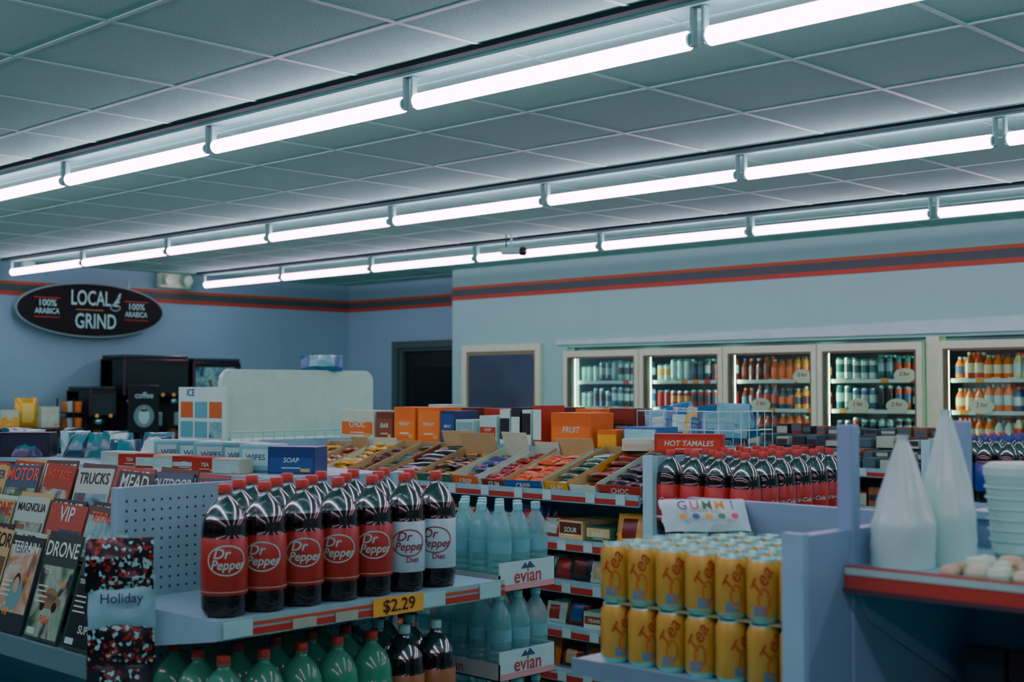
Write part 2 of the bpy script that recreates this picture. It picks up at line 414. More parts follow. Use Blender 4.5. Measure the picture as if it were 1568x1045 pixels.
def shelf_y(mb, x0, x1, y0, y1, z, m=SHELF, plain=False):
    """shelf whose price lip faces -X at x0"""
    mb.box(x0, x1, y0, y1, z-.022, z, m)
    if plain:
        mb.box(x0-.008, x0, y0, y1, z-.03, z+.003, mat('#a498b2', .5)); return
    mb.box(x0-.014, x0, y0, y1, z-.04, z+.004, mat('#c7c5cb', .4))
    mb.box(x0-.016, x0-.013, y0, y1, z-.036, z-.012, mat('#a43328', .4))
    yy = y0 + .04
    while yy < y1 - .06:
        mb.box(x0-.018, x0-.0155, yy, yy+.045, z-.036, z+.0, mat('#e4dcdc', .5)); yy += random.uniform(.11, .2)

def shelf_x(mb, x0, x1, y0, y1, z, m=SHELF):
    """shelf whose price lip faces -Y at y0"""
    mb.box(x0, x1, y0, y1, z-.022, z, m)
    mb.box(x0, x1, y0-.014, y0, z-.042, z+.004, mat('#c7c5cb', .4))
    mb.box(x0+.01, x1, y0-.016, y0-.013, z-.038, z-.022, mat('#b5382a', .4))
    mb.box(x0+.01, x1, y0-.016, y0-.013, z-.016, z-.008, mat('#c05038', .4))
    for xx in (x0+.005, x1-.1, x0+.62):
        mb.box(xx, xx+.08, y0-.019, y0-.0155, z-.038, z, mat('#e4e0e2', .5))
    for sx in (x0, x1-.006):
        mb.add([(sx, y0, z-.022), (sx, y1, z-.022), (sx, y1, z-.12), (sx, y0, z-.045), (sx+.006, y0, z-.022), (sx+.006, y1, z-.022), (sx+.006, y1, z-.12), (sx+.006, y0, z-.045)],
               [(0,1,2,3), (7,6,5,4), (3,2,6,7), (0,4,5,1)], m)

PEG = mat('#ccc0d2', .5)
def pegpanel(mb, x0, x1, y, z0, z1, m, zh):
    mb.box(x0, x1, y, y+.025, z0, z1, m); hole = mat('#3c424c', .8)
    x = x0 + .03
    while x < x1 - .01:
        z = zh
        while z < z1 - .03:
            mb.add([(x-.003, y-.0005, z-.003), (x+.003, y-.0005, z-.003), (x+.003, y-.0005, z+.003), (x-.003, y-.0005, z+.003)], [(0,1,2,3)], hole); z += .0254
        x += .0254

# ------------------------------------------------------------------ gondola 1 (magazines / soda end cap)
TZ = [0, .085, .175, .165]
g = MB()
g.box(1.80, 2.66, 3.125, 6.6, 0, .12, DARK)
g.box(2.24, 2.27, 3.125, 6.6, .12, 1.345, SHELF)
g.box(1.70, 2.24, 3.125, 6.6, .905, .93, SHELF)
g.box(1.69, 1.70, 3.125, 6.6, .89, .945, mat('#8a8f9c', .4))
for z in (.25, .58): shelf_y(g, 1.76, 2.24, 3.14, 6.6, z)
for k in range(4):
    x = 1.80 + .105*k
    if k: g.box(x, x+.105 if k < 3 else 2.24, 3.14, 6.6, .93, .93 + TZ[k] + .01, mat('#3a3f48', .5))
g.box(2.24, 2.68, 3.125, 6.6, 1.345, 1.37, SHELF)
for z in (.3, .62, .98): g.box(2.27, 2.66, 3.14, 6.6, z-.02, z, SHELF)
pegpanel(g, 1.75, 2.68, 3.10, .10, 1.37, PEG, .75)
g.box(1.745, 1.765, 3.085, 3.10, .1, 1.37, SHELF); g.box(2.665, 2.685, 3.085, 3.10, .1, 1.37, SHELF)
for z in (1.085, .68, .25): shelf_x(g, 1.75, 2.68, 2.64, 3.10, z)
g.box(1.77, 2.66, 2.68, 3.10, 0, .2, DARK)
g.box(2.20, 2.37, 2.6195, 2.6215, 1.043, 1.089, YEL)
g.text('$2.29', .045, mat('#3a1410', .5), T(2.285, 2.619, 1.066), sx=1.1)
for i, xx in enumerate((1.95, 2.08)): g.box(xx, xx+.07, 2.6195, 2.622, 1.046, 1.07, mat('#c8b9a8', .5))
g.obj('store_shelf_gondola', smooth=0)

# magazines
MAGC = ['#e8e0d4', '#33373c', '#a84a3a', '#e0d8cc', '#43607a', '#989690', '#2b2d30', '#c9b27c', '#5a4a40', '#e0d8cc', '#3c4a44']
MW = ['MEAD', 'DRONE', 'TERRAIN', 'SUPER', 'HOT RIDE', 'VIP', 'COPS', 'SPEED', 'MOTOR', 'FISH', 'GUNS', 'HOME', 'TRUCKS', 'STEEL', 'CHOPPER', 'TREAD', 'MAGNOLIA', 'OUTDOOR']
TONES = ['#d0aa8c', '#9a7a60', '#3a3c40', '#14161a', '#9aaab0', '#c05a40', '#f0e8d8', '#4c6c80']
def magazine(mb, M, w=.2, h=.27):
    a = rc(MAGC); dark = a not in ('#e8e0d4', '#e0d8cc', '#989690', '#c9b27c')
    tcol = random.choice(['#fff4e8', '#e8b030', '#f0603a', '#fff4e8']) if dark else random.choice(['#c5281e', '#1a1c20', '#20486a'])
    mb.box(-w/2, w/2, 0, .004, 0, h, mat(a, .35, var=.05), M)
    x0 = -w*.46 if random.random() < .6 else -w*.12
    zt = random.choice((.72, .9)); zb = random.choice((.03, .03, .2))
    mb.patch(x0, w*.46, h*zb, h*zt, random.choice(PHOTOS), M, off=.0005)
    cx = (x0 + w*.46) / 2
    if random.random() < .5:
        sk, cl = mat(rc(['#d0aa8c', '#9a7a60', '#e8c0a0']), .3), mat(rc(TONES), .3)
        mb.disc(.045, .05, cl, M, x=cx, z=h*zb+.055, off=.0007); mb.disc(.02, .026, mat('#2a1c16', .4), M, x=cx, z=h*.5+.004, off=.0008); mb.disc(.017, .023, sk, M, x=cx, z=h*.5-.004, off=.0009)
    else:
        c1 = mat(rc(TONES), .25); mb.disc(.065, .02, c1, M, x=cx, z=h*.38, off=.0007); mb.disc(.038, .02, c1, M, x=cx, z=h*.44, off=.0007)
        for q in (-.035, .035): mb.disc(.014, .014, mat('#0c0d10', .4), M, x=cx+q, z=h*.33, off=.0008)
    wd = random.choice(MW)
    mb.text(wd, min(.062, .29/len(wd)), mat(tcol, .4), M, z=h*.88, off=.0012, sx=.95)
    mb.text(random.choice(MW), .018, mat('#fff4e8' if dark else '#c5281e', .4), M, x=-w*.24, z=h*.66, off=.0014)
    mb.text(random.choice(MW), random.choice((.02, .03)), mat(random.choice(['#fff4e8', '#e8b030', '#f0603a']), .4), M, x=random.uniform(-.03, .02), z=h*.2, off=.0014)
    mb.text(random.choice(MW), .016, mat(random.choice(['#fff4e8', '#e8b030']), .4), M, x=.05, z=h*.56, off=.0014)
    mb.patch(-w*.42, -w*.2, h*.05, h*.11, mat('#f0ecdf', .4), M, off=.0013)
    for i in range(4): mb.patch(-w*.42, -w*random.uniform(.08, .2), h*(.36+.05*i), h*(.374+.05*i), mat('#f8f0d8' if dark else '#3a3a40', .4), M, off=.0013)
m = MB()
for k in range(4):
    y = 3.25 + random.uniform(-.03, .03)
    while y < 6.3:
        h = random.uniform(.255, .285)
        for c2 in range(2):
            magazine(m, T(1.735 + .105*k + .008*c2, y + random.uniform(-.01, .01) + .02*c2, .932 + TZ[k] + (.01 if k else 0) + .004) @ RZ(-90 + random.uniform(-3, 3)) @ RX(-16) @ RY(random.uniform(-1.5, 1.5)), h=h + .012*c2)
        y += .2 + random.uniform(.005, .03)
m.obj('magazines')

# holiday gift packs on a clip strip
hp = MB()
M0 = T(1.655, 2.90, 0) @ RZ(-32)
hp.box(-.012, .012, .02, .023, .62, 1.27, WHITE, M0)
WH = mat('#d4d2e0', .3)
for z, a, b in ((1.14, HOLI, HOLI), (1.05, WH, WH), (.96, HOLI, HOLI), (.86, mat('#2a2c34', .3), HOLI), (.74, HOLI, HOLI), (.63, mat('#2a2c34', .3), HOLI)):
    hp.pillow(.155, .125, .04, a, b, M0 @ T(random.uniform(-.008, .008), 0, z) @ RX(-6), 10, 8, .3)
    if a == WH: hp.text('Holiday', .032, mat('#3a4a68', .4), M0 @ T(0, -.021, z+.075) @ RX(-6), off=.006)
hp.obj('hanging_gift_packs')

# ------------------------------------------------------------------ two litre bottles
CAPR = mat('#c03a30', .4); CAPW = mat('#f0e8ea', .4); LIQ = mat('#16100e', .08, coat=.4)
def soda(name, liquid, lab, cap, deco, head=None):
    head = head or HEAD
    b = MB()
    prof = [(0, .004), (.03, .0), (.046, .004), (.0535, .02), (.0545, .04), (.0545, .052), (.0552, .053), (.0552, .186), (.0545, .187), (.0545, .2), (.053, .215), (.0495, .23), (.044, .244), (.036, .258), (.027, .268), (.018, .277), (.0145, .283), (.0145, .287), (.018, .2875), (.018, .2905), (.0145, .291)]
    ms = [liquid]*6 + [lab] + [liquid]*3 + [liquid] + [head]*9 + [head]
    b.lathe(prof, 28, ms[:len(prof)-1])
    b.lathe([(0, .229), (.0485, .2295)], 24, liquid)
    b.lathe([(.0162, .289), (.0165, .291), (.0165, .308), (.0145, .311), (0, .311)], 16, cap)
    for i in range(5):
        a = i * 72; b.lathe([(0, 0), (.012, .0), (.016, .01)], 8, liquid, RZ(a) @ T(.036, 0, 0))
    deco(b)
    return b.mesh(name)
def deco_pepper(tc, rc_):
    def f(b):
        w = .0552
        b.ring(.047, .036, .003, tc, wrap=w, z=.135)
        b.text('Dr', .034, tc, x=-.014, z=.150, wrap=w, shear=.25, off=.0015)
        b.text('Pepper', .031, tc, x=.002, z=.124, wrap=w, shear=.25, sx=.92, off=.0015)
        b.patch(-.17, .17, .06, .062, rc_, wrap=w, n=30)
        for a in (-.1, .1):
            b.patch(a-.012, a+.014, .10, .13, mat('#d8d0c8', .4), wrap=w)
            for q in range(4): b.patch(a-.010, a+.012, .066+.007*q, .069+.007*q, rc_, wrap=w)
    return f
def deco_diet(b):
    w = .0552; t = mat('#8c2430', .4)
    b.ring(.047, .036, .003, t, wrap=w, z=.13)
    b.text('Dr', .034, t, x=-.014, z=.146, wrap=w, shear=.25, off=.0015); b.text('Pepper', .031, t, x=.002, z=.12, wrap=w, shear=.25, sx=.92, off=.0015)
    b.text('Diet', .02, t, x=.01, z=.085, wrap=w, off=.0015)
def deco_cola(b):
    t = mat('#f0e8e4', .4); w = .0552
    for a in (0, .115, -.115, .173): b.text('Coca-Cola', .0225, t, x=a, z=.13, wrap=w, shear=.3, off=.0015)
    b.patch(-.17, .17, .062, .07, t, wrap=w, n=30)
def deco_plain(word, tcol):
    def f(b):
        t = mat(tcol, .4)
        for a in (0, .13, -.13): b.text(word, .03, t, x=a, z=.12, wrap=.0552, off=.0015)
    return f
LR = mat('#aa3028', .3)
B_RED = soda('soda_bottle_red', LIQ, LR, CAPR, deco_pepper(mat('#e8ddd8', .4), mat('#d8b8a0', .4)))
B_DIET = soda('soda_bottle_white', LIQ, mat('#ecdcec', .35), CAPR, deco_diet)
B_COLA = soda('soda_bottle_cola', LIQ, mat('#b82c24', .3), CAPR, deco_cola)
B_GRN = soda('soda_bottle_green', mat('#4f9a7a', .08, coat=.5), mat('#2f8a5a', .3), CAPR, deco_plain('7up', '#e0e4d8'), HEADG)
B_ROOT = soda('soda_bottle_root', LIQ, mat('#9b6a44', .3), CAPW, deco_plain('A&W', '#d8c8a0'))
B_BLUE = soda('soda_bottle_blue', LIQ, mat('#2748a0', .3), mat('#2748a0', .4), deco_plain('cola', '#e0e4e8'))
def bottle_grid(name, x0, nx, y0, ny, z, pick, ang=-33, p=.1135):
    e = group(name)
    for i in range(nx):
        for j in range(ny):
            b = pick(i, j)
            if b: inst(b, 'bottle_%d_%d' % (i, j), T(x0 + p*i + .004*j, y0 + p*j, z) @ RZ(ang + random.uniform(-14, 14)), e)
bottle_grid('large_soda_bottles', 1.815, 7, 2.71, 3, 1.0855, lambda i, j: None if i < j else (B_DIET if i >= 5 else B_RED))
bottle_grid('small_label_soda_bottles', 1.815, 7, 2.71, 3, .6805, lambda i, j: B_GRN if i < 5 else B_ROOT)
bottle_grid('cola_bottles', 3.985, 7, 2.71, 4, 1.0855, lambda i, j: B_COLA, ang=-48)
bottle_grid('blue_label_cola_bottles', 6.165, 7, 2.71, 4, 1.0855, lambda i, j: B_BLUE if j < 3 else B_COLA, ang=-55)

# ------------------------------------------------------------------ water cases
CAPB = mat('#c8dce4', .4)
def water_bottle():
    b = MB()
    prof = [(0, 0), (.03, 0), (.037, .01)]
    z = .02
    while z < .09: prof += [(.037, z), (.0345, z+.006), (.037, z+.012)]; z += .018
    prof += [(.037, .10), (.037, .15), (.036, .165), (.03, .19), (.018, .21), (.013, .218), (.013, .228)]
    b.lathe(prof, 16, PLASTIC)
    b.lathe([(.0145, .226), (.0145, .245), (.012, .247), (0, .247)], 12, CAPB)
    b.lathe([(.0373, .105), (.0373, .14)], 16, mat('#b8d0dc', .3, alpha=.75))
    return b
wb_ = water_bottle().mesh('water_bottle')
PINK = mat('#ecc4c8', .6); EV = mat('#c03a48', .5)
for k in range(5):
    e = group('water_bottle_case'); t = MB(); z = .2575*k
    x0, x1, y0, y1 = 2.775, 3.015, 2.74, 3.13
    hh = .085
    t.box(x0, x1, y0, y1, z, z+.004, PINK); t.box(x0, x1, y0, y0+.004, z, z+hh, mat('#f8eaee', .6)); t.box(x0, x1, y1-.004, y1, z, z+hh, PINK)
    t.box(x0, x0+.004, y0, y1, z, z+.05, PINK); t.box(x1-.004, x1, y0, y1, z, z+hh, PINK)
    M = T((x0+x1)/2, y0, z)
    t.patch(-.118, .118, .002, .02, mat('#e8a0a8', .6), M); t.text('evian', .058, EV, M, z=.04)
    t.add([(-.03, -.001, .062), (-.012, -.001, .08), (-.004, -.001, .07), (.008, -.001, .083), (.032, -.001, .062)], [(0, 4, 3, 2, 1)], mat('#4a5a78', .5), M)
    M = T(x0, (y0+y1)/2, z) @ RZ(-90); t.text('evian', .045, EV, M, z=.025)
    t.obj('tray', e, smooth=0)
    for i in range(3):
        for j in range(5):
            inst(wb_, 'bottle_%d_%d' % (i, j), T(x0+.042+.078*i, y0+.042+.0765*j, z+.0045) @ RZ(random.uniform(0, 360)), e)

# ------------------------------------------------------------------ gondola 2 (candy)
def gondola(x0, x1, yend, name='store_shelf_gondola', tops=(1.215, 1.03, .865, .69, .52, .35), deck=SHELF):
    g = MB(); xc = (x0+x1)/2
    g.box(x0+.03, x1-.03, 3.125, yend, 0, .12, DARK); g.box(xc-.015, xc+.015, 3.125, yend, .12, 1.345, SHELF)
    g.box(xc-.05, x1, 3.125, yend, 1.345, 1.37, deck)
    for z in tops[1:]: shelf_y(g, x0, xc-.015, 3.14, yend, z)
    for z in (.3, .65, 1.0): g.box(xc+.015, x1, 3.14, yend, z-.02, z, SHELF)
    pegpanel(g, x0, x1, 3.10, .10, 1.37, PEG, 1.1)
    g.box(x0-.005, x0+.03, 3.08, 3.125, .1, 1.375, mat('#eae2ee', .4)); g.box(x1-.03, x1+.005, 3.08, 3.125, .1, 1.375, SHELF)
    for z in (1.085, .68, .25): shelf_x(g, x0, x1, 2.64, 3.10, z)
    g.box(x0+.02, x1-.02, 2.68, 3.10, 0, .2, DARK)
    g.box(x0+.005, x1-.005, yend, yend+.025, .1, 1.37, SHELF)
    g.add([(x0, 3.14, 1.205), (x0, yend, 1.205), (xc-.02, yend, 1.345), (xc-.02, 3.14, 1.345), (x0, 3.14, 1.19), (x0, yend, 1.19), (xc-.02, yend, 1.33), (xc-.02, 3.14, 1.33)],
          [(0,3,2,1), (4,5,6,7), (0,1,5,4), (1,2,6,5), (2,3,7,6), (3,0,4,7)], deck)
    g.box(x0-.014, x0, 3.14, yend, 1.18, 1.225, mat('#c7c5cb', .4)); g.box(x0-.016, x0-.013, 3.14, yend, 1.185, 1.205, mat('#a43328', .4))
    yy = 3.2
    while yy < yend-.1: g.box(x0-.019, x0-.0155, yy, yy+.045, 1.185, 1.222, mat('#e4dcdc', .5)); yy += random.uniform(.15, .25)
    return g.obj(name, smooth=0)
gondola(3.93, 4.86, 5.55)
gondola(6.11, 7.04, 5.55, deck=mat('#4a4e58', .6))

# candy trays on sloped deck
ct = MB(); y = 3.15; ang = math.degrees(math.atan2(.14, .415))
while y < 5.35:
    w = random.uniform(.13, .22); colr = rc(); L = random.uniform(.30, .40)
    hgt = random.uniform(.04, .055)
    M = T(3.94 + random.uniform(0, .02), y, 1.2105) @ RY(-ang) @ RZ(random.uniform(-2.5, 2.5))
    oc = mat(colr, .5); inner = mat(rc(['#cfae7c', '#ecdcc4', '#c3a478', '#f0e4d4']), .7)
    ct.box(0, L, 0, w, 0, .003, inner, M); ct.box(0, L, 0, .003, 0, hgt, inner, M); ct.box(0, L, w-.003, w, 0, hgt, inner, M)
    ct.box(L-.003, L, 0, w, 0, hgt*random.choice((1, 1.8, 2.3)), inner, M); ct.box(0, .003, 0, w, 0, hgt*.9, oc, M)
    Mf = M @ T(0, w/2, 0) @ RZ(-90); ct.text(rc(WORDS), .03, mat('#f8ecdc', .5), Mf, z=hgt*.45, shear=.2)
    ct.patch(-w*.45, w*.45, .002, .01, mat(rc(), .5), Mf)
    ct.patch(.005, L-.01, .004, hgt-.004, mat(rc(['#d9c090', colr, '#f0e4d8', '#f0e4d8']), .6), M, off=.0008)
    bc, bl = rc(), rc(['#f8ece0', '#e0a526', '#b3261e', '#f8ece0', '#2b2b33', '#f8ece0'])
    bars = rc([1, 2, 2])
    n = int(L / .034)
    fill = random.choice((1., .8, .6, 1.))
    for lay in range(3):
        for i in range(n):
            if lay == 2 and random.random() > .55*fill: continue
            for jx in range(bars):
                if lay == 1 and random.random() > fill: continue
                ww = (w-.012)/bars
                Mb = M @ T(.02 + i*.034 + random.uniform(-.006, .006), .006 + ww*(jx+.5), .006 + .016*lay + random.uniform(0, .008)) @ RZ(90 + random.uniform(-14, 14)) @ RX(90 + random.uniform(-20, 20)) @ T(0, -.008, -.017)
                ct.pillow(ww*.97, .036, .018, mat(bc, .3), mat(bl, .3), Mb, 6, 3)
    y += w + .006
ct.obj('candy_bar_trays')

# back row boxes on top of gondola 2
bx = MB(); bx_list = [
 (5.47, 5.21, .145, '#f0e0cc', '#e87424', 'CHOC'), (5.19, 5.06, .14, '#6a3e2c', '#8a4a30', 'BAR'), (5.05, 4.89, .165, '#e87420', '#f08430', 'PEANUT'), (4.88, 4.72, .165, '#e87420', '#f08430', 'PEANUT'),
 (4.71, 4.60, .15, '#2a3a6a', '#34549a', 'MINT'), (4.59, 4.46, .11, '#f0e8ea', '#b8bcc8', 'SALT'), (4.45, 4.33, .13, '#f0e8ea', '#b83a26', 'CRISP'),
 (4.32, 4.25, .16, '#fff4f0', '#22242a', ''), (4.245, 4.18, .17, '#2c2e34', '#fff4f0', ''), (4.17, 4.11, .16, '#fff4f0', '#22242a', ''), (4.10, 4.04, .18, '#b83a26', '#fff4f0', ''),
 (3.98, 3.74, .15, '#dc6c1c', '#f07c24', 'FRUIT'), (3.72, 3.60, .08, '#d8741c', '#f0b526', ''), (3.58, 3.40, .095, '#4a7ab8', '#d9dcec', 'COOKIE')]
for a, b, h, c1, c2, w in bx_list:
    carton(bx, a-b-.006, h, .15, c1, c2, w, T(4.36 + random.uniform(-.015, .015), (a+b)/2, 1.3705) @ RZ(-90 + random.uniform(-3, 3)), ts=.8)
for i in range(8):
    yy = 3.78 + i*.2
    carton(bx, .14, random.uniform(.12, .19), .13, rc(), rc(), rc(WORDS), T(4.60, yy, 1.3705) @ RZ(-90 + random.uniform(-8, 8)), ts=.8)
bx.obj('candy_cartons')
hb = MB(); carton(hb, .27, .075, .10, '#b8301e', '#d04422', 'HOT TAMALES', T(4.27, 3.17, 1.3705) @ RZ(-60), ts=1.2)
carton(hb, .15, .05, .1, '#f4e4d0', '#e8c8b0', 'SWEET', T(4.28, 3.42, 1.3705) @ RZ(-60))
hb.obj('candy_boxes')
# wire basket with blue bags
wbk = MB(); Wm = mat('#fff8fa', .35)
x0, x1, y0, y1, z0, z1 = 4.56, 4.85, 3.16, 3.66, 1.3745, 1.53
for z in (z0, (z0+z1)/2, z1):
    for p, q in (((x0,y0,z),(x1,y0,z)), ((x1,y0,z),(x1,y1,z)), ((x1,y1,z),(x0,y1,z)), ((x0,y1,z),(x0,y0,z))): wbk.cyl(p, q, .003, Wm, 6)
for i in range(8):
    yy = y0 + (y1-y0)*i/7; wbk.cyl((x0, yy, z0), (x0, yy, z1), .002, Wm, 5); wbk.cyl((x1, yy, z0), (x1, yy, z1), .002, Wm, 5); wbk.cyl((x0, yy, z0), (x1, yy, z0), .002, Wm, 5)
for i in range(6):
    xx = x0 + (x1-x0)*i/5; wbk.cyl((xx, y0, z0), (xx, y0, z1), .002, Wm, 5); wbk.cyl((xx, y1, z0), (xx, y1, z1), .002, Wm, 5)
wbk.obj('wire_basket')
bg = MB()
for i in range(10):
    bg.pillow(.14, .15, .05, mat(rc(['#afc4d4', '#3f7fae', '#e4e0e4', '#2f6a9a', '#d8c080']), .25), mat(rc(['#fff4f0', '#3f7fae', '#9fc0cc']), .3), T(4.64 + .12*(i % 2), 3.23 + .085*(i//2), 1.385 + random.uniform(0, .04)) @ RZ(-60 + random.uniform(-30, 30)) @ RX(-15) @ RY(random.uniform(-15, 15)), 10, 8, .3)
bg.obj('snack_bags')

# lower shelves of candy gondola
lw = MB()
for zi, z in enumerate((1.03, .865, .69, .52, .35)):
    y = 3.17
    while y < 5.4:
        w = random.uniform(.07, .15); h = random.uniform(.07, .12)
        Mx = T(3.955 + random.uniform(0, .03), y + w/2, z + .0005) @ RZ(-90 + random.uniform(-5, 5))
        if random.random() < .3: carton(lw, w*.95, h*.7, .25, rc(), rc(), rc(WORDS), Mx)
        else:
            a, b = mat(rc(), .25), mat(rc(), .25)
            for q in range(3): lw.pillow(w, h, .035, a, b, Mx @ T(0, .03 + .045*q, 0) @ RX(-12), 8, 6)
            if zi < 3: lw.pillow(w, h*.7, .035, a, b, Mx @ T(0, .03, .03) @ RX(-35), 8, 6)
        y += w + .004
lw.obj('shelf_candy_packs')
lw = MB()
for z in (1.03, .865, .69):
    y = 3.17
    while y < 5.4:
        w = random.uniform(.05, .1)
        carton(lw, w*.95, random.uniform(.07, .12), .2, rc(['#2b2b33', '#7a2a20', '#c9c3b0', '#2e5fa3', '#8a5a3c']), rc(['#2b2b33', '#a83226', '#c9c3b0', '#3a3a40']), '', T(6.14, y+w/2, z+.0005) @ RZ(-90)); y += w + .005
for xx, zz in ((6.13, 1.218), (6.28, 1.268), (6.42, 1.315), (6.62, 1.3705)):
    y = 3.2
    while y < 5.4:
        w = random.uniform(.05, .1)
        carton(lw, w, random.uniform(.03, .06), .1, rc(['#2b2b33', '#c9c3b0', '#5a6870', '#3a4a50', '#7a2a20', '#8a5a3c']), rc(['#2b2b33', '#c9c3b0', '#5a6870']), '', T(xx, y, zz) @ RZ(-90)); y += w + random.uniform(.01, .04)
lw.obj('shelf_grocery_packs')

# items on top of gondola 1
tp = MB()
carton(tp, .15, .08, .10, '#24427e', '#2f5a9a', 'SOAP', T(2.40, 3.24, 1.3705) @ RZ(-60), ts=.7)
for i in range(5):
    yy = 3.40 + .125*i; q = random.uniform(-12, 12); xq = 2.42 + random.uniform(-.02, .02)
    tp.rbox(-.06, .06, -.05, .05, 0, .085, mat('#8fb0bc' if i % 2 else '#b9ccd4', .35), T(xq, yy, 1.3705) @ RZ(-55 + q), b=.006)
    tp.patch(-.045, .045, .02, .07, mat('#f0e8ec', .4), T(xq, yy, 1.3705) @ RZ(-55 + q) @ T(0, -.0505, 0))
    tp.text('WIPES', .024, mat('#2f6a9a', .4), T(xq, yy, 1.3705) @ RZ(-55 + q) @ T(0, -.051, .045))
for i in range(7):
    yy = 3.38 + .11*i
    carton(tp, .10, .045, .07, rc(['#e0d2d0', '#a83226', '#d9c3b0', '#e0d2d0']), rc(['#e0d8dc', '#a83226']), 'TEA', T(2.265, yy, 1.3705) @ RZ(-70))
for i in range(26):
    yy = 4.08 + .085*i
    tp.pillow(.11, .11, .05, mat(rc(['#3f8a94', '#9fc8cc', '#d4dce0', '#2f5a7a', '#2c4a60', '#5a4a78']), .25), mat(rc(['#f0e8e8', '#3f8a98', '#5f98a8']), .3), T(2.42 + random.uniform(-.1, .1), yy, 1.372) @ RZ(-50 + random.uniform(-30, 30)) @ RX(-30 + random.uniform(-20, 10)), 8, 6, .3)
carton(tp, .18, .09, .12, '#1e2434', '#28304a', '', T(2.32, 4.78, 1.3705) @ RZ(-40))
tp.obj('household_packs')

# ------------------------------------------------------------------ white display case at gondola end
dc = MB()
x0, x1 = 3.78, 4.76
dc.rbox(x0, x1, 5.62, 6.12, 0, 1.33, WHITE, b=.01)
dc.rbox(x0-.02, x1+.02, 5.60, 6.14, 1.33, 1.36, mat('#f0ecec', .4), b=.005)
def rrect(w, h, r, n=6):
    pts = []
    for cx, cz, a0 in ((w/2-r, h-r, 0), (-w/2+r, h-r, 90), (-w/2+r, r, 180), (w/2-r, r, 270)):
        for i in range(n+1):
            a = rad(a0 + 90*i/n); pts.append((cx + r*math.cos(a), cz + r*math.sin(a)))
    return pts
P = rrect(.98, .35, .06); n = len(P)
dc.add([(x, 0, z) for x, z in P] + [(x, .03, z) for x, z in P], [tuple(range(n))[::-1], tuple(range(n, 2*n))] + [(i, (i+1) % n, n+(i+1) % n, n+i) for i in range(n)], mat('#f8eee4', .3, coat=.3), T(4.27, 5.68, 1.375))
for xx in (x0+.06, x1-.06): dc.cyl((xx, 5.70, 1.36), (xx, 5.70, 1.45), .012, WHITE)
for i in range(16):
    xx = x0 + (x1-x0)*i/15; dc.cyl((xx, 5.60, 1.36), (xx, 5.60, 1.41), .003, WHITE, 6)
dc.cyl((x0, 5.60, 1.41), (x1, 5.60, 1.41), .004, WHITE, 6)
dc.box(x0-.015, x0, 5.62, 6.05, 1.36, 1.635, mat('#fff4ee', .4))
Ms = T(x0-.016, 5.835, 1.36) @ RZ(-90)
dc.text('ICE', .05, mat('#2f6a9a', .4), Ms, z=.245, x=-.1, off=.001)
for i in range(3):
    for j in range(2):
        dc.patch(-.19+.13*i, -.08+.13*i, .02+.10*j, .10+.10*j, random.choice([PHOTO2, mat('#5f9ab0', .4), mat('#c86a30', .4), mat('#8ab8c4', .4)]), Ms, off=.001)
dc.pillow(.22, .09, .1, mat('#4a7ab0', .3), mat('#b8d0dc', .3), T(4.42, 5.70, 1.722) @ RZ(-35) @ RX(-20), 10, 6, .4)
dc.obj('display_case')

# ------------------------------------------------------------------ coffee bar
cb = MB(); CT = mat('#5a483c', .4)
cb.box(4.0, 8.3, 10.5, 11.06, 0, .96, mat('#4b433e', .6)); cb.box(3.97, 8.33, 10.45, 11.065, .96, 1.0, CT)
for i in range(8): cb.box(4.05+.53*i, 4.53+.53*i, 10.485, 10.5, .1, .9, mat('#5b5048', .5))
cb.obj('coffee_counter', bevel=.004)
rs = MB(); rs.box(4.3, 5.55, 10.70, 11.06, 1.0005, 1.28, mat('#4b433e', .6)); rs.box(4.28, 5.57, 10.67, 11.062, 1.28, 1.30, CT); rs.obj('counter_riser', bevel=.004)
def brewer(x, w, h, label, y=10.55, col=BLACK, nn=2):
    b = MB()
    b.rbox(0, w, 0, .42, 0, .07, col, b=.008); b.rbox(0, w, .2, .42, .07, h, col, b=.008); b.rbox(0, w, 0, .42, h*.62, h, col, b=.015)
    b.rbox(.01, w-.01, .01, .41, h, h+.03, mat('#3c4246', .3), b=.008)
    for i in range(nn):
        cx = w*(i+.5)/nn
        b.lathe([(.05, 0), (.055, .02), (.05, .04), (.02, .06)][::-1], 12, CHROME, T(cx, .1, h*.62-.06))
        b.lathe([(0, 0), (.06, 0), (.068, .02), (.07, .12), (.05, .17), (.035, .19), (.03, .2), (0, .2)], 14, mat('#7a5a44', .1, coat=.5), T(cx, .11, .07))
        if h > .7: b.rbox(cx-.045, cx+.045, -.015, .02, .30, .42, mat('#9ca2a6', .3), b=.006)
        b.box(cx-.008, cx+.008, -.03, .03, .12, .2, BLACK)
    b.patch(.02, w-.02, h*.66, h*.94, label, off=.001)
    for i in range(nn*2): b.disc(.018, .018, mat('#f0b860', .4), x=w*(i+.5)/(nn*2), z=h*.64, off=.002, seg=10)
    b.obj('coffee_brewer', M=T(x, y, 1.0005))
brewer(5.70, .26, .62, mat('#363c40', .3), nn=1)
brewer(6.02, .66, .90, mat('#2c3236', .25), nn=3)
brewer(6.72, .52, .88, PHOTO2)
l = MB(); l.rbox(0, .30, 0, .02, 0, .42, mat('#20262a', .3)); l.disc(.10, .10, mat('#9aa0a2', .4), x=.15, z=.15, off=.001); l.disc(.055, .07, mat('#f0ece8', .4), x=.15, z=.15, off=.002); l.disc(.04, .012, mat('#3a2a20', .4), x=.15, z=.2, off=.003); l.text('coffee', .075, mat('#f0ece8', .4), x=.15, z=.33); l.rbox(.12, .18, .02, .04, -.22, 0.1, BLACK); l.rbox(.05, .25, -.03, .07, -.24, -.22, BLACK)
l.obj('coffee_menu_stand', M=T(6.02, 10.47, 1.0+.241))
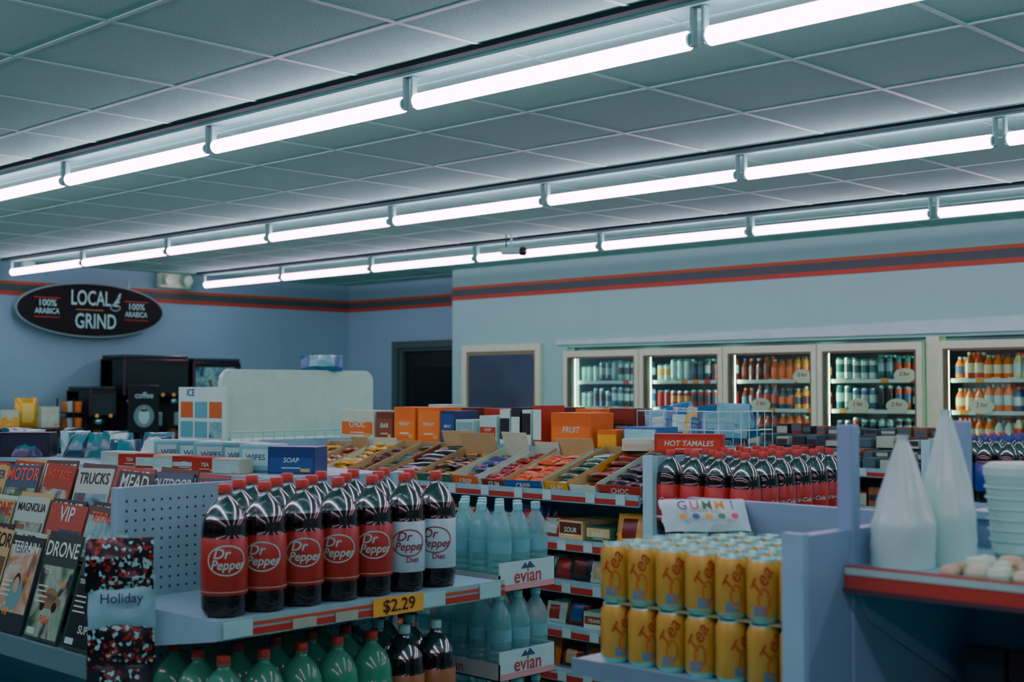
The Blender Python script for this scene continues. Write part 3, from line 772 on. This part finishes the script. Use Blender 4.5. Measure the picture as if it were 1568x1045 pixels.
it = MB()
for i in range(7):
    xx = 4.36 + i*.18
    if i % 3 == 2: it.pillow(.2, .25, .1, mat('#f0b92e', .25, .2), mat('#f8d870', .3), T(xx, 10.82, 1.302))
    else:
        h = random.uniform(.14, .24)
        carton(it, .16, h, .15, rc(['#e8641c', '#d03a1e', '#f0e3d0', '#8a5a3c']), rc(['#e8741e', '#f0b526', '#fff0e2', '#4a3a30']), rc(['TEA', 'CUP', 'MIX']), T(xx, 10.74, 1.3005), ts=.7)
        if i % 2: carton(it, .15, .1, .13, rc(['#d8641c', '#5a4a40', '#f0e3d0']), rc(['#e8741e', '#fff0e2', '#3a6a8a']), 'MIX', T(xx+.01, 10.75, 1.301+h), ts=.7)
for i in range(7):
    it.lathe([(0, 0), (.035, 0), (.045, .2), (.048, .21), (0, .21)], 14, mat('#fff4f0', .5), T(4.75 + .12*i, 10.55 + .03*(i % 2), 1.0005))
for i in range(6):
    it.lathe([(0, 0), (.02, 0), (.024, .03), (.024, .09), (.012, .12), (.01, .15), (0, .155)], 10, mat(rc(['#c87a30', '#e8e0d0', '#6a3a24', '#2b2b33']), .3), T(4.2 + .085*i, 10.58, 1.0005))
it.obj('coffee_supplies')
for i, xx in enumerate((7.45, 7.68)):
    a = MB(); a.lathe([(0, 0), (.08, 0), (.085, .02), (.085, .28), (.07, .32), (.03, .34), (.03, .37), (0, .37)], 20, [CHROME, CHROME, mat('#2a3034', .2, .6), CHROME, BLACK, BLACK, BLACK]); a.rbox(-.015, .015, -.13, -.05, .28, .31, BLACK)
    a.obj('airpot', M=T(xx, 10.7, 1.0005))
rk = MB()
for z in (0, .14, .28, .42): rk.box(0, .12, 0, .3, z, z+.008, BLACK)
for xx in (0, .11):
    for yy in (0, .29): rk.box(xx, xx+.01, yy, yy+.01, 0, .55, BLACK)
for z in (.008, .148, .288, .428):
    for i in range(3): rk.lathe([(0, 0), (.035, 0), (.042, .07), (.042, .09), (0, .095)], 12, WHITE if (i+int(z*10)) % 2 else mat('#d87a30', .5), T(.06, .05+.095*i, z))
rk.obj('cup_lid_rack', M=T(5.575, 10.6, 1.0005))

# ------------------------------------------------------------------ front right shelving: yellow cans, foam cups
g = MB(); PN = mat('#c4aed4', .5, var=.05)
g.box(1.985, 2.64, 1.235, 1.262, .0, 1.37, PN); g.box(1.975, 1.992, 1.228, 1.27, 0, 1.375, mat('#d0c4e0', .4))
for xx in (2.147, 2.60): g.rbox(xx, xx+.03, 1.233, 1.264, 0, 1.557, PN, b=.003)
g.box(2.62, 2.645, -1.2, 1.95, .0, 1.36, PN); g.box(2.60, 2.68, -1.2, 1.235, 1.36, 1.375, SHELF)
g.box(2.0, 3.05, -1.2, 1.92, 0, .12, DARK)
shelf_y(g, 2.150, 2.62, 1.262, 1.90, 1.048, plain=True); shelf_y(g, 2.150, 2.62, 1.262, 1.90, .62, plain=True)
shelf_y(g, 2.136, 2.62, -1.2, 1.235, 1.303, SHELF, plain=True)
g.box(2.118, 2.1355, -1.2, 1.232, 1.262, 1.309, mat('#b0403a', .4)); g.box(2.116, 2.1185, -1.2, 1.232, 1.294, 1.306, mat('#e0d4d4', .4)); g.box(2.115, 2.1185, -1.2, 1.235, 1.262, 1.270, mat('#5a3a48', .4))
g.add([(2.14, 1.225, 1.28), (2.62, 1.225, 1.28), (2.62, 1.225, 1.0), (2.2, 1.225, 1.2), (2.14, 1.232, 1.28), (2.62, 1.232, 1.28), (2.62, 1.232, 1.0), (2.2, 1.232, 1.2)], [(3,2,1,0), (4,5,6,7), (0,4,7,3), (3,7,6,2)], PN)
shelf_y(g, 2.20, 2.62, -1.2, 1.235, .82, SHELFD)
g.obj('store_shelf_gondola', smooth=0)

cn = MB(); YC = mat('#d8ae50', .3, .25); TOPM = mat('#f0f0f0', .25, .7)
cn.lathe([(0, .006), (.022, .006), (.025, 0), (.033, .012), (.033, .106), (.028, .118), (.0275, .122), (.0255, .122), (.0245, .117), (0, .117)], 20, [TOPM, TOPM, TOPM, YC, YC, TOPM, TOPM, TOPM, TOPM])
OC = mat('#b5501e', .35)
for a in (0, .1037*1, -.1037):
    cn.text('Tea', .040, OC, x=a, z=.078, wrap=.033, rot=62, off=.001, shear=.4)
    cn.patch(a-.014, a+.010, .016, .034, mat('#7c93b8', .4), wrap=.033)
    cn.ring(.013, .024, .005, mat('#c8782a', .35), x=a+.006, z=.045, wrap=.033)
    cn.patch(a+.022, a+.04, .03, .09, mat('#c89a3a', .35), wrap=.033)
cn.box(-.006, .006, -.012, .003, .1175, .119, TOPM)
CAN = cn.mesh('can')
e = group('yellow_drink_cans')
for lay in range(2):
    for i in range(6):
        for j in range(8):
            inst(CAN, 'can_%d_%d_%d' % (lay, i, j), T(2.195 + .071*i, 1.305 + .0735*j, 1.0485 + .1255*lay) @ RZ(-47 + random.uniform(-25, 25)), e)
t = MB(); t.box(2.18, 2.57, 1.29, 1.84, 1.1705, 1.1738, mat('#b9a980', .6)); t.obj('layer_sheet', e, smooth=0)

gb = MB()
Mg = T(2.50, 1.80, 1.298) @ RZ(-40) @ RX(-48)
gb.pillow(.20, .10, .04, mat('#f8e8f4', .3), mat('#fce8f2', .3), Mg, 12, 8)
for i, (ch, cl) in enumerate(zip('GUMMI', ['#7a4a9a', '#c8406a', '#3a8a56', '#d8a030', '#3a6aa8'])): gb.text(ch, .038, mat(cl, .4), Mg @ T(-.058+.029*i, -.024, .052), off=.007, sx=.85)
for i in range(5): gb.disc(.009, .009, mat(rc(['#c8406a', '#3a8a56', '#d8a030', '#3a6aa8']), .4), Mg @ T(-.06+.03*i, -.024, .022), off=.004, seg=10)
gb.obj('gummy_candy_bag')

SLV = mat('#ffeeee', .35, coat=.3)
def sleeve(name, x, y, h, r, seed):
    b = MB(); seg = 28; rings = [(0, .96), (.02, 1), (.12, .98), (.14, 1.01), (.24, .99), (.26, 1.01), (.34, 1.0), (.37, .94), (.5, .78), (.65, .58), (.8, .40), (.93, .22), (.97, .15), (1, .20)]
    vs = []
    for zf, rf in rings:
        for i in range(seg):
            a = 2*math.pi*i/seg; fold = 1 + (.10 if zf > .45 else .0) * math.sin(a*7 + seed + zf*2) + .07*noise.noise(Vector((math.cos(a)*2, math.sin(a)*2, zf*4+seed)))
            vs.append((r*rf*fold*math.cos(a), r*rf*fold*math.sin(a), h*zf))
    fs = [(j*seg+i, j*seg+(i+1) % seg, (j+1)*seg+(i+1) % seg, (j+1)*seg+i) for j in range(len(rings)-1) for i in range(seg)]
    b.add(vs, fs, SLV); b.add([vs[i] for i in range(seg)], [tuple(range(seg))[::-1]], WHITE)
    b.obj(name, M=T(x, y, 1.3035), smooth=60)
sleeve('foam_cup_sleeve', 2.215, 1.170, .235, .056, 1)
sleeve('foam_cup_sleeve', 2.325, 1.140, .28, .052, 4)
tb = MB(); tb.lathe([(0, 0), (.045, 0), (.055, .01), (.066, .15), (.07, .155), (.07, .17), (.06, .178), (0, .178)], 28, mat('#fcece8', .4))
for k in range(6): tb.lathe([(.0595+.0015*k, .03+.02*k), (.0615+.0015*k, .032+.02*k), (.0605+.0015*k, .036+.02*k)], 28, WHITE)
tb.obj('paper_bowl_stack', M=T(2.50, 1.075, 1.3035))
ps = MB()
for i in range(27):
    col = mat(random.choice(['#f0dcc0', '#d8b490', '#fcf0dc', '#e8c0a8']), .45, bump=.3, bs=80, coat=.3)
    rr = random.uniform(.016, .024)
    ps.lathe([(0, 0), (rr*.8, 0), (rr, rr*.35), (rr*.85, rr*.8), (rr*.3, rr), (0, rr*.95)], 12, col, T(2.165 + .04*(i % 3) + random.uniform(0, .01), .72 + .042*(i//3) + random.uniform(-.006, .006), 1.3035) @ RX(random.uniform(-4, 4)))
for i in range(14):
    rr = random.uniform(.014, .022); ps.lathe([(0, 0), (rr*.8, 0), (rr, rr*.35), (rr*.85, rr*.8), (0, rr)], 12, mat(rc(['#fcf0dc', '#e8c0a8']), .45, coat=.3), T(2.185 + .035*(i % 2), .75 + .045*(i//2), 1.319))
ps.obj('pastry_pack')
dk = MB()
for z, xx in ((.825, 2.32), (1.0, 2.46)):
    for j in range(12):
        yy = .2 + j*.085
        carton(dk, .075, .13, .03, rc(['#24282c', '#2a2a30', '#323840', '#482624']), rc(['#3a4048', '#a83028', '#24282c', '#70767c']), '', T(xx, yy, z) @ RZ(-90))
dk.box(2.45, 2.615, .1, 1.2, .98, .999, DARK)
dk.obj('hanging_accessory_packs')

# front glazing of the shop behind the camera
w = MB()
for i in range(5):
    y0 = -2.2 + i*2.4; w.box(-1.199, -1.17, y0, y0+.08, .3, 2.4, SHELFD); w.box(-1.199, -1.18, y0+.08, y0+2.3, .4, 2.3, mat('#1a2026', .1))
w.obj('window_1', smooth=0)

# ------------------------------------------------------------------ world & camera
wd = bpy.data.worlds.new('night'); SC.world = wd; wd.use_nodes = True
wd.node_tree.nodes['Background'].inputs[0].default_value = (.02, .035, .05, 1); wd.node_tree.nodes['Background'].inputs[1].default_value = 1
cd = bpy.data.cameras.new('camera'); co = bpy.data.objects.new('camera', cd); COL.objects.link(co)
cd.lens = 46.95; cd.sensor_width = 36; cd.clip_start = .05; cd.clip_end = 60
co.location = (0, 0, 1.62); co.rotation_euler = (rad(92.1), 0, rad(-45.9))
cd.dof.use_dof = True; cd.dof.focus_distance = 4.6; cd.dof.aperture_fstop = 3.8
SC.camera = co
